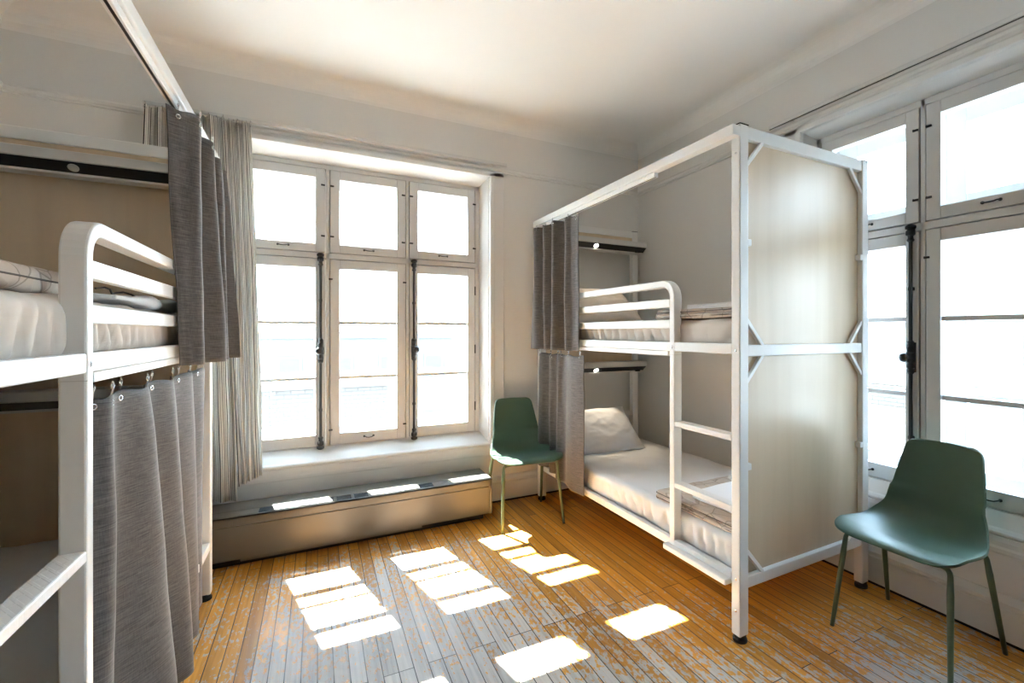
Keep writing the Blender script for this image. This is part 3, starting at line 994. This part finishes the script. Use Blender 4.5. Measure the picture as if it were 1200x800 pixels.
def folded_blanket(loc, rotz, w, d, t, label, seed, layers=2, group='folded quilted blankets', roll=False):
    root = tag(empty('folded_blanket', loc, rotz), label, 'blanket', group)
    lt = t / layers
    for i in range(layers):
        mb = MB()
        k = .004 * (i % 2)
        soft_slab(mb, -w / 2 + k, w / 2 - k, -d / 2 + k, d / 2 - k, i * lt, (i + 1) * lt + .001, .004, seed + i * 3)
        mb.build('quilt_layer', 'quilt_beige', root, smooth=True)
    for i in range(layers):
        z = (i + .5) * lt
        P = rounded_rect(-w / 2 + .0005, w / 2 - .0005, -d / 2 + .0005, d / 2 - .0005, lt * .55)
        pts = [(x, y, z + .003 * fbm((x + seed, y, 0), 5)) for x, y in P]; pts.append(pts[0])
        mb = MB(); mb.tube(pts, .0022, 6, cap=False); mb.build('piping', 'piping_dark', root, smooth=True)
    return root

def towel(loc, rotz, w, d, t, label, seed):
    root = tag(empty('folded_towel', loc, rotz), label, 'towel', 'folded white towels')
    n = 3
    for i in range(n):
        mb = MB()
        soft_slab(mb, -w / 2 + .003 * i, w / 2 - .002 * i, -d / 2 + .002 * i, d / 2 - .003 * (n - i), i * t / n, (i + 1) * t / n, .002, seed + i)
        mb.build('towel_fold', 'towel_white', root, smooth=True)
    return root

rz = radians(.9)
folded_blanket(toR(.42, .345, .427), rz, .74, .52, .046, 'beige quilted blanket folded at the foot of the lower bunk behind the ladder', 3.3)
towel(toR(.36, .27, .475), rz + .05, .44, .33, .034, 'white towel folded on the blanket of the lower bunk behind the ladder', 1.1)
folded_blanket(toR(.44, .335, 1.400), rz, .80, .52, .046, 'beige quilted blanket folded at the foot of the upper bunk by the end panel', 6.6)
towel(toR(.38, .28, 1.447), rz, .50, .36, .028, 'white towel folded on the blanket of the upper bunk by the end panel', 2.7)
folded_blanket(toL(.475, .50, 1.418), 0, .80, .62, .060, 'beige quilted blanket folded on the upper bunk in the foreground', 9.4, layers=1)

# loose sheet lying rumpled behind the near blanket on the foreground bunk
def rumpled_sheet():
    root = tag(empty('loose_sheet', toL(.40, 1.28, 1.418)), 'rumpled pale sheet lying flat behind the guard rail of the foreground bunk', 'sheet')
    mb = MB()
    def wob(p, n):
        q = Vector((p.x * 1.0 + 3, p.y, 0))
        return .010 * fbm(q, 4, 4) + .008 * sin(14 * p.y + 10 * p.x + 3 * fbm(q, 2))
    mb.soft_box(-.36, .36, -.40, .40, 0, .032, .014, .02, wob)
    mb.build('sheet_cloth', 'sheet_white', root, smooth=True)
    t = MB(); t.tube([(.30 + .01 * sin(i), -.38 + .76 * i / 20, .040 + .006 * sin(i * 1.3)) for i in range(21)], .003, 6); t.build('hem_stitch', 'piping_dark', root)
rumpled_sheet()

# ------------------------------------------------------------------ curtains
def catmull(P, n):
    P = [Vector(p) for p in P]
    Q = [P[0] * 2 - P[1]] + P + [P[-1] * 2 - P[-2]]
    out = []
    m = len(P) - 1
    for k in range(n + 1):
        t = k / n * m
        i = min(int(t), m - 1); u = t - i
        a, b, c, d = Q[i], Q[i + 1], Q[i + 2], Q[i + 3]
        out.append(0.5 * ((2 * b) + (c - a) * u + (2 * a - 5 * b + 4 * c - d) * u * u + (3 * b - a - 3 * c + d) * u ** 3))
    return out

def curtain(name, top, bot, ztop, zbot, mat, label, group, seed, nu=150, nv=50, hooks=None, hook_top=None, sag=.008, eyelet_drop=.022, wob=.010):
    """top/bot: 2-D plan points of the cloth at its top and its hem; hooks: fractions along the cloth"""
    P, Q = catmull(top, nu), catmull(bot, nu)
    base = Vector((sum(p.x for p in Q) / len(Q), sum(p.y for p in Q) / len(Q), 0))
    fz = (lambda u: zbot) if not callable(zbot) else zbot
    ft = (lambda u: ztop) if not callable(ztop) else ztop
    root = tag(empty(name, (base.x, base.y, min(fz(0), fz(1), fz(.5)))), label, 'curtain', group)
    O = Vector(root.location)
    vs, uvs, fs = [], [], []
    arc = [0.0]
    for i in range(1, len(Q)):
        arc.append(arc[-1] + max((Q[i] - Q[i - 1]).length, (P[i] - P[i - 1]).length))
    for i in range(nu + 1):
        u = i / nu
        for j in range(nv + 1):
            v = j / nv
            s = v ** 0.8
            p = P[i].lerp(Q[i], s)
            zt = ft(u) - sag * (0.5 - .5 * cos(2 * pi * u * (len(hooks) - 1))) if hooks else ft(u)
            z = zt + (fz(u) - zt) * v
            q = Vector((u * 3 + seed, z * .9, seed))
            amp = wob * min(1, v * 4)
            dx = amp * fbm(q, 1.6, 3); dy = amp * fbm(q + Vector((9, 0, 0)), 1.6, 3)
            vs.append(Vector((p.x + dx, p.y + dy, z)) - O)
            uvs.append((arc[i], z))
    for i in range(nu):
        for j in range(nv):
            a = i * (nv + 1) + j
            fs.append((a, a + nv + 1, a + nv + 2, a + 1))
    mb = MB(); mb.add(vs, fs); mb.uv = uvs
    c = mb.build('cloth', mat, root, smooth=True)
    so = c.modifiers.new('thick', 'SOLIDIFY'); so.thickness = .0035; so.offset = 0
    # hem: a slightly thicker band at the bottom
    if hooks:
        for h_ in hooks:
            i = min(int(h_ * nu), nu)
            i0, i1 = max(i - 2, 0), min(i + 2, nu)
            t = (P[i1] - P[i0]).normalized(); nrm = Vector((-t.y, t.x, 0))
            zt = ft(h_) - sag * (0.5 - .5 * cos(2 * pi * h_ * (len(hooks) - 1)))
            p = Vector((P[i].x, P[i].y, zt - eyelet_drop)) - O
            e = MB(); e.torus(p, nrm, .0070, .0022)
            e.build('eyelet', 'chrome', root, smooth=True)
            if hook_top:
                zz = zt - eyelet_drop + .006
                k = MB()
                n_ = 3
                hh = (hook_top - zz)
                off = nrm * .004
                k.tube([p + off + Vector((0, 0, .004)), p + off + Vector((0, 0, .012)), p + Vector((0, 0, hh * .55)), p + Vector((.004, 0, hh * .8)), p + Vector((0, 0, hh))], .0018, 6)
                k.torus(p + Vector((0, 0, hh * .75)), (1, 0, 0), .006, .0018, 10, 5)
                k.build('hook', 'chrome', root, smooth=True)
    return root

G = 'grey bunk curtains'
def zig(x0, x1, ys):
    return [((x0 if i % 2 == 0 else x1), y, 0) for i, y in enumerate(ys)]

# foreground bunk, upper curtain bunched against the far post
curtain('bunk_curtain',
        [(-.466, 2.035, 0), (-.425, 2.070, 0), (-.385, 2.105, 0), (-.395, 2.16, 0), (-.462, 2.27, 0), (-.385, 2.36, 0), (-.462, 2.47, 0), (-.390, 2.56, 0), (-.460, 2.66, 0), (-.40, 2.76, 0)],
        [(-.462, 2.205, 0), (-.430, 2.225, 0), (-.402, 2.245, 0), (-.415, 2.29, 0), (-.455, 2.36, 0), (-.355, 2.46, 0), (-.440, 2.56, 0), (-.360, 2.62, 0), (-.440, 2.71, 0), (-.345, 2.79, 0)],
        2.120, 1.205, 'grey_weave', 'dark grey curtain bunched at the far end of the foreground upper bunk', G, 1.0, nu=200, hooks=[.08, .24, .40, .55, .70, .84, .97], hook_top=2.15)
# foreground bunk, lower curtain drawn half across
curtain('bunk_curtain',
        [(-.495, 1.520, 0), (-.466, 1.56, 0), (-.486, 1.66, 0), (-.455, 1.79, 0), (-.490, 1.92, 0), (-.455, 2.06, 0), (-.486, 2.20, 0), (-.458, 2.36, 0), (-.490, 2.48, 0), (-.465, 2.62, 0), (-.490, 2.76, 0)],
        [(-.505, 1.525, 0), (-.470, 1.57, 0), (-.520, 1.68, 0), (-.395, 1.86, 0), (-.500, 2.02, 0), (-.410, 2.15, 0), (-.500, 2.27, 0), (-.440, 2.40, 0), (-.500, 2.50, 0), (-.470, 2.62, 0), (-.500, 2.73, 0)],
        1.172, lambda u: .060 + .03 * u, 'grey_weave', 'dark grey curtain drawn across the foreground lower bunk down to the floor', G, 3.0, nu=220, hooks=[.02, .12, .22, .32, .43, .53, .64, .75, .86, .97], hook_top=1.212)
# bed by the corner, upper curtain
curtain('bunk_curtain',
        [(1.555, 2.700, 0), (1.542, 2.77, 0), (1.517, 2.82, 0), (1.572, 2.89, 0), (1.485, 2.95, 0), (1.560, 3.02, 0), (1.475, 3.08, 0), (1.550, 3.15, 0), (1.465, 3.22, 0), (1.532, 3.30, 0)],
        [(1.557, 2.695, 0), (1.542, 2.76, 0), (1.512, 2.81, 0), (1.564, 2.88, 0), (1.475, 2.94, 0), (1.547, 3.01, 0), (1.483, 3.07, 0), (1.532, 3.14, 0), (1.463, 3.20, 0), (1.475, 3.30, 0)],
        2.125, 1.205, 'grey_weave', 'dark grey curtain bunched at the head of the upper bunk beside the corner', G, 5.0, nu=200, hooks=[.04, .16, .3, .44, .58, .72, .86, .98], hook_top=2.15)
curtain('bunk_curtain',
        [(1.566, 2.640, 0), (1.542, 2.77, 0), (1.566, 2.90, 0), (1.537, 2.96, 0), (1.564, 3.02, 0), (1.527, 3.07, 0), (1.562, 3.13, 0), (1.512, 3.20, 0), (1.547, 3.29, 0)],
        [(1.562, 2.640, 0), (1.527, 2.77, 0), (1.557, 2.90, 0), (1.527, 2.97, 0), (1.564, 3.03, 0), (1.522, 3.08, 0), (1.564, 3.14, 0), (1.502, 3.21, 0), (1.532, 3.29, 0)],
        1.178, lambda u: .250 + .08 * u, 'grey_weave', 'dark grey curtain hanging at the head of the lower bunk behind the small green chair', G, 7.0, hooks=[.04, .18, .32, .46, .6, .75, .9], hook_top=1.212)
# striped linen window curtain in two leaves
SG = 'striped window curtains'
def waves(x0, x1, yc, amp, n, ph=0.0):
    return [(x0 + (x1 - x0) * i / n, yc + amp * (1 if (i % 2) else -1) * (0.7 + .3 * sin(i * 2.1 + ph)), 0) for i in range(n + 1)]
curtain('window_curtain', waves(-.86, -.50, 3.375, .028, 12), waves(-.88, -.425, 3.355, .030, 12, 1), 2.612, .325, 'striped_linen',
        'striped linen window curtain hanging next to the grey bunk curtain', SG, 11.0, nu=180, hooks=[i / 10 for i in range(11)], hook_top=2.63)
curtain('window_curtain', waves(-.50, -.365, 3.390, .024, 8, 2), waves(-.43, -.300, 3.385, .026, 8, 3), 2.612, lambda u: .40 + .05 * u, 'striped_linen',
        'striped linen window curtain overlapping the left edge of the glass above the radiator', SG, 14.0, nu=140, hooks=[i / 6 for i in range(7)], hook_top=2.63)

# ------------------------------------------------------------------ chairs
def make_chair(label):
    root = tag(empty('side_chair'), label, 'chair', 'green shell chairs')
    prof = [(-.235, .438, .120), (-.232, .4425, .172), (-.222, .447, .203), (-.200, .4505, .226), (-.160, .4505, .238), (-.110, .446, .243), (-.055, .440, .243), (.000, .436, .239),
            (.055, .436, .232), (.105, .443, .222), (.145, .460, .211), (.175, .490, .200), (.195, .530, .191), (.210, .585, .182), (.225, .650, .173), (.240, .715, .163),
            (.252, .765, .154), (.259, .795, .147), (.2635, .815, .132), (.2655, .824, .108)]
    C = catmull([(a, b, c) for a, b, c in prof], 80)
    ns = 30
    vs, fs = [], []
    for i, c in enumerate(C):
        t = i / (len(C) - 1)
        back = max(0, min(1, (c.y - .44) / .12))
        for j in range(ns + 1):
            s = -1 + 2 * j / ns
            dish = abs(s) ** 2.2
            hug = .042 * back * (1 - .55 * max(0, (c.y - .6) / .22) if c.y > .6 else 1)
            lift = .020 * (1 - back) * min(1, max(0, (c.x + .235) / .10))
            trans = .030 * math.exp(-((c.x - .14) / .075) ** 2) * (1 if c.y < .6 else 0)
            vs.append((s * c.z, c.x - hug * dish - trans * dish, c.y + lift * dish + trans * dish * .7))
    for i in range(len(C) - 1):
        for j in range(ns):
            a = i * (ns + 1) + j
            fs.append((a, a + 1, a + ns + 2, a + ns + 1))
    mb = MB(); mb.add(vs, fs)
    sh = mb.build('seat_shell', 'chair_plastic', root, smooth=True)
    so = sh.modifiers.new('thick', 'SOLIDIFY'); so.thickness = .011; so.offset = -1
    bv = sh.modifiers.new('edge', 'BEVEL'); bv.width = .004; bv.segments = 2; bv.limit_method = 'ANGLE'; bv.angle_limit = radians(50)
    mb = MB()
    mb.box(-.10, .10, -.13, .10, .4085, .4185)
    mb.build('seat_bracket', 'chair_leg', root, bevel=.003)
    for sxx in (-1, 1):
        for syy, yt, yf in ((-1, -.165, -.228), (1, .120, .222)):
            top = Vector((sxx * .195, yt, .424 if syy < 0 else .428)); ft = Vector((sxx * .222, yf, 0.0))
            inn = Vector((sxx * .07, yt * .62, .414))
            d = (ft - top).normalized()
            e = (top - inn).normalized()
            path = [inn, inn.lerp(top, .5), top - e * .022, top - e * .010 + d * .003, top - e * .003 + d * .010, top + d * .022]
            rad = [.0095] * 6
            for k in range(1, 7):
                path.append((top + d * .022).lerp(ft, k / 6)); rad.append(.0125 - .0035 * k / 6)
            mb = MB(); mb.tube(path, rad, 12)
            lg = mb.build('leg', 'chair_leg', root, smooth=True)
            g = MB(); g.lathe([(.0085, 0), (.0085, .006)], ft, (0, 0, 1), 12); g.build('glide', 'rubber', lg)
    return root

chair = make_chair('larger green shell chair standing in the right foreground in front of the window')
chair.location = (2.312, 1.088, 0); chair.rotation_euler.z = radians(-90)
c2 = copy_tree(chair)
c2['label'] = 'smaller green shell chair standing between the radiator and the bunk curtain'
c2.location = (1.328, 3.106, 0); c2.rotation_euler.z = radians(-4.5)

# ------------------------------------------------------------------ outside
def building(loc, rotz, w, d, h_, z0, mat, label, rows, cols, ww, wh, flat=True):
    root = tag(empty('building', loc, rotz), label, 'building', 'pale buildings outside')
    MB().box(-w / 2, w / 2, 0, d, z0, z0 + h_).build('facade', mat, root)
    mb = MB(); mb.box(-w / 2 - .15, w / 2 + .15, -.15, d + .15, z0 + h_, z0 + h_ + .35); mb.build('roof', 'outside_trim', root)
    for r in range(rows):
        for c in range(cols):
            x = -w / 2 + w * (c + .5) / cols; z = z0 + h_ * (r + .5) / rows
            f = MB(); f.box(x - ww / 2, x + ww / 2, -.05, .02, z - wh / 2, z + wh / 2)
            wo = f.build('window', 'outside_trim', root)
            g = MB(); g.box(x - ww / 2 + .12, x + ww / 2 - .12, -.07, -.04, z - wh / 2 + .12, z + wh / 2 - .12); g.build('pane', 'outside_glass', wo)
    return root
# beyond the right-hand window (looking +X)
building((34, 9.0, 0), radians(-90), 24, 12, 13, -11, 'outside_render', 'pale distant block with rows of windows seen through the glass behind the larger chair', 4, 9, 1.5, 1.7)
par = tag(empty('parapet', (4.1, 1.2, 0)), 'pale brick parapet just outside the window behind the larger chair', 'parapet')
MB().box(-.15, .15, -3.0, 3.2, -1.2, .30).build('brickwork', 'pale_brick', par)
MB().box(-.20, .20, -3.05, 3.25, .30, .36).build('coping', 'outside_trim', par)
par2 = tag(empty('chimney_stack', (10.5, 5.2, 0)), 'low pale brick chimney block outside beyond the parapet', 'chimney')
MB().box(-.7, .7, -1.0, 1.0, -3.0, .35).build('stack', 'pale_brick', par2)
MB().box(-.8, .8, -1.1, 1.1, .35, .5).build('cap', 'outside_trim', par2)
# beyond the back window (looking +Y)
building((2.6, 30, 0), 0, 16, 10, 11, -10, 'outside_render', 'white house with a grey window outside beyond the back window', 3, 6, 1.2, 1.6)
sh = tag(empty('roof_shed', (.9, 9.5, 0)), 'low grey brick rooftop shed outside below the middle casement', 'shed')
MB().box(-2.2, .6, 0, 2.5, -3.0, .32).build('shed_wall', 'grey_brick', sh)
MB().box(-2.35, .75, -.12, 2.6, .32, .42).build('roof', 'outside_trim', sh)
gr = MB().box(-70, 70, -40, 90, -12.2, -12.0).build('outside_ground', 'outside_roof')
struct(gr, 'pale ground far below outside the windows', 'ground')

# ------------------------------------------------------------------ light
wd = bpy.data.worlds.new('World'); SC.world = wd; wd.use_nodes = True
nt = wd.node_tree
bg = nt.nodes['Background']
tc = nt.nodes.new('ShaderNodeTexCoord'); sp = nt.nodes.new('ShaderNodeSeparateXYZ')
nt.links.new(tc.outputs['Generated'], sp.inputs[0])
rp = nt.nodes.new('ShaderNodeValToRGB')
rp.color_ramp.elements[0].position = 0.0; rp.color_ramp.elements[0].color = (.74, .87, 1.0, 1)
rp.color_ramp.elements[1].position = 0.7; rp.color_ramp.elements[1].color = (.50, .71, 1.0, 1)
nt.links.new(sp.outputs['Z'], rp.inputs[0]); nt.links.new(rp.outputs[0], bg.inputs['Color'])
bg.inputs['Strength'].default_value = 8.0

sun = bpy.data.lights.new('Sun', 'SUN'); sun.energy = 62.0; sun.angle = radians(.53); sun.color = (1, .975, .935)
so = bpy.data.objects.new('Sun', sun); COL.objects.link(so)
so.rotation_euler = Vector((.225, -.92, -1.0)).to_track_quat('-Z', 'Y').to_euler()
so.location = (-2, 10, 12)

# ------------------------------------------------------------------ camera
cam = bpy.data.cameras.new('Camera'); co = bpy.data.objects.new('Camera', cam); COL.objects.link(co)
cam.sensor_width = 36.0; cam.lens = 545.0 / 1200.0 * 36.0
cam.shift_x = -50.0 / 1200.0; cam.shift_y = -10.5 / 1200.0
co.location = (0, 0, 1.33)
th = math.atan(278.0 / 545.0)
co.rotation_euler = (radians(90), 0, -th)
cam.clip_start = .02
SC.camera = co

vs = SC.view_settings
vs.view_transform = 'Standard'; vs.look = 'None'; vs.gamma = 1.0; vs.use_curve_mapping = False
vs.exposure = 1.66
cy = SC.cycles
cy.max_bounces = 14; cy.diffuse_bounces = 8; cy.glossy_bounces = 4; cy.transparent_max_bounces = 24
cy.sample_clamp_indirect = 8.0
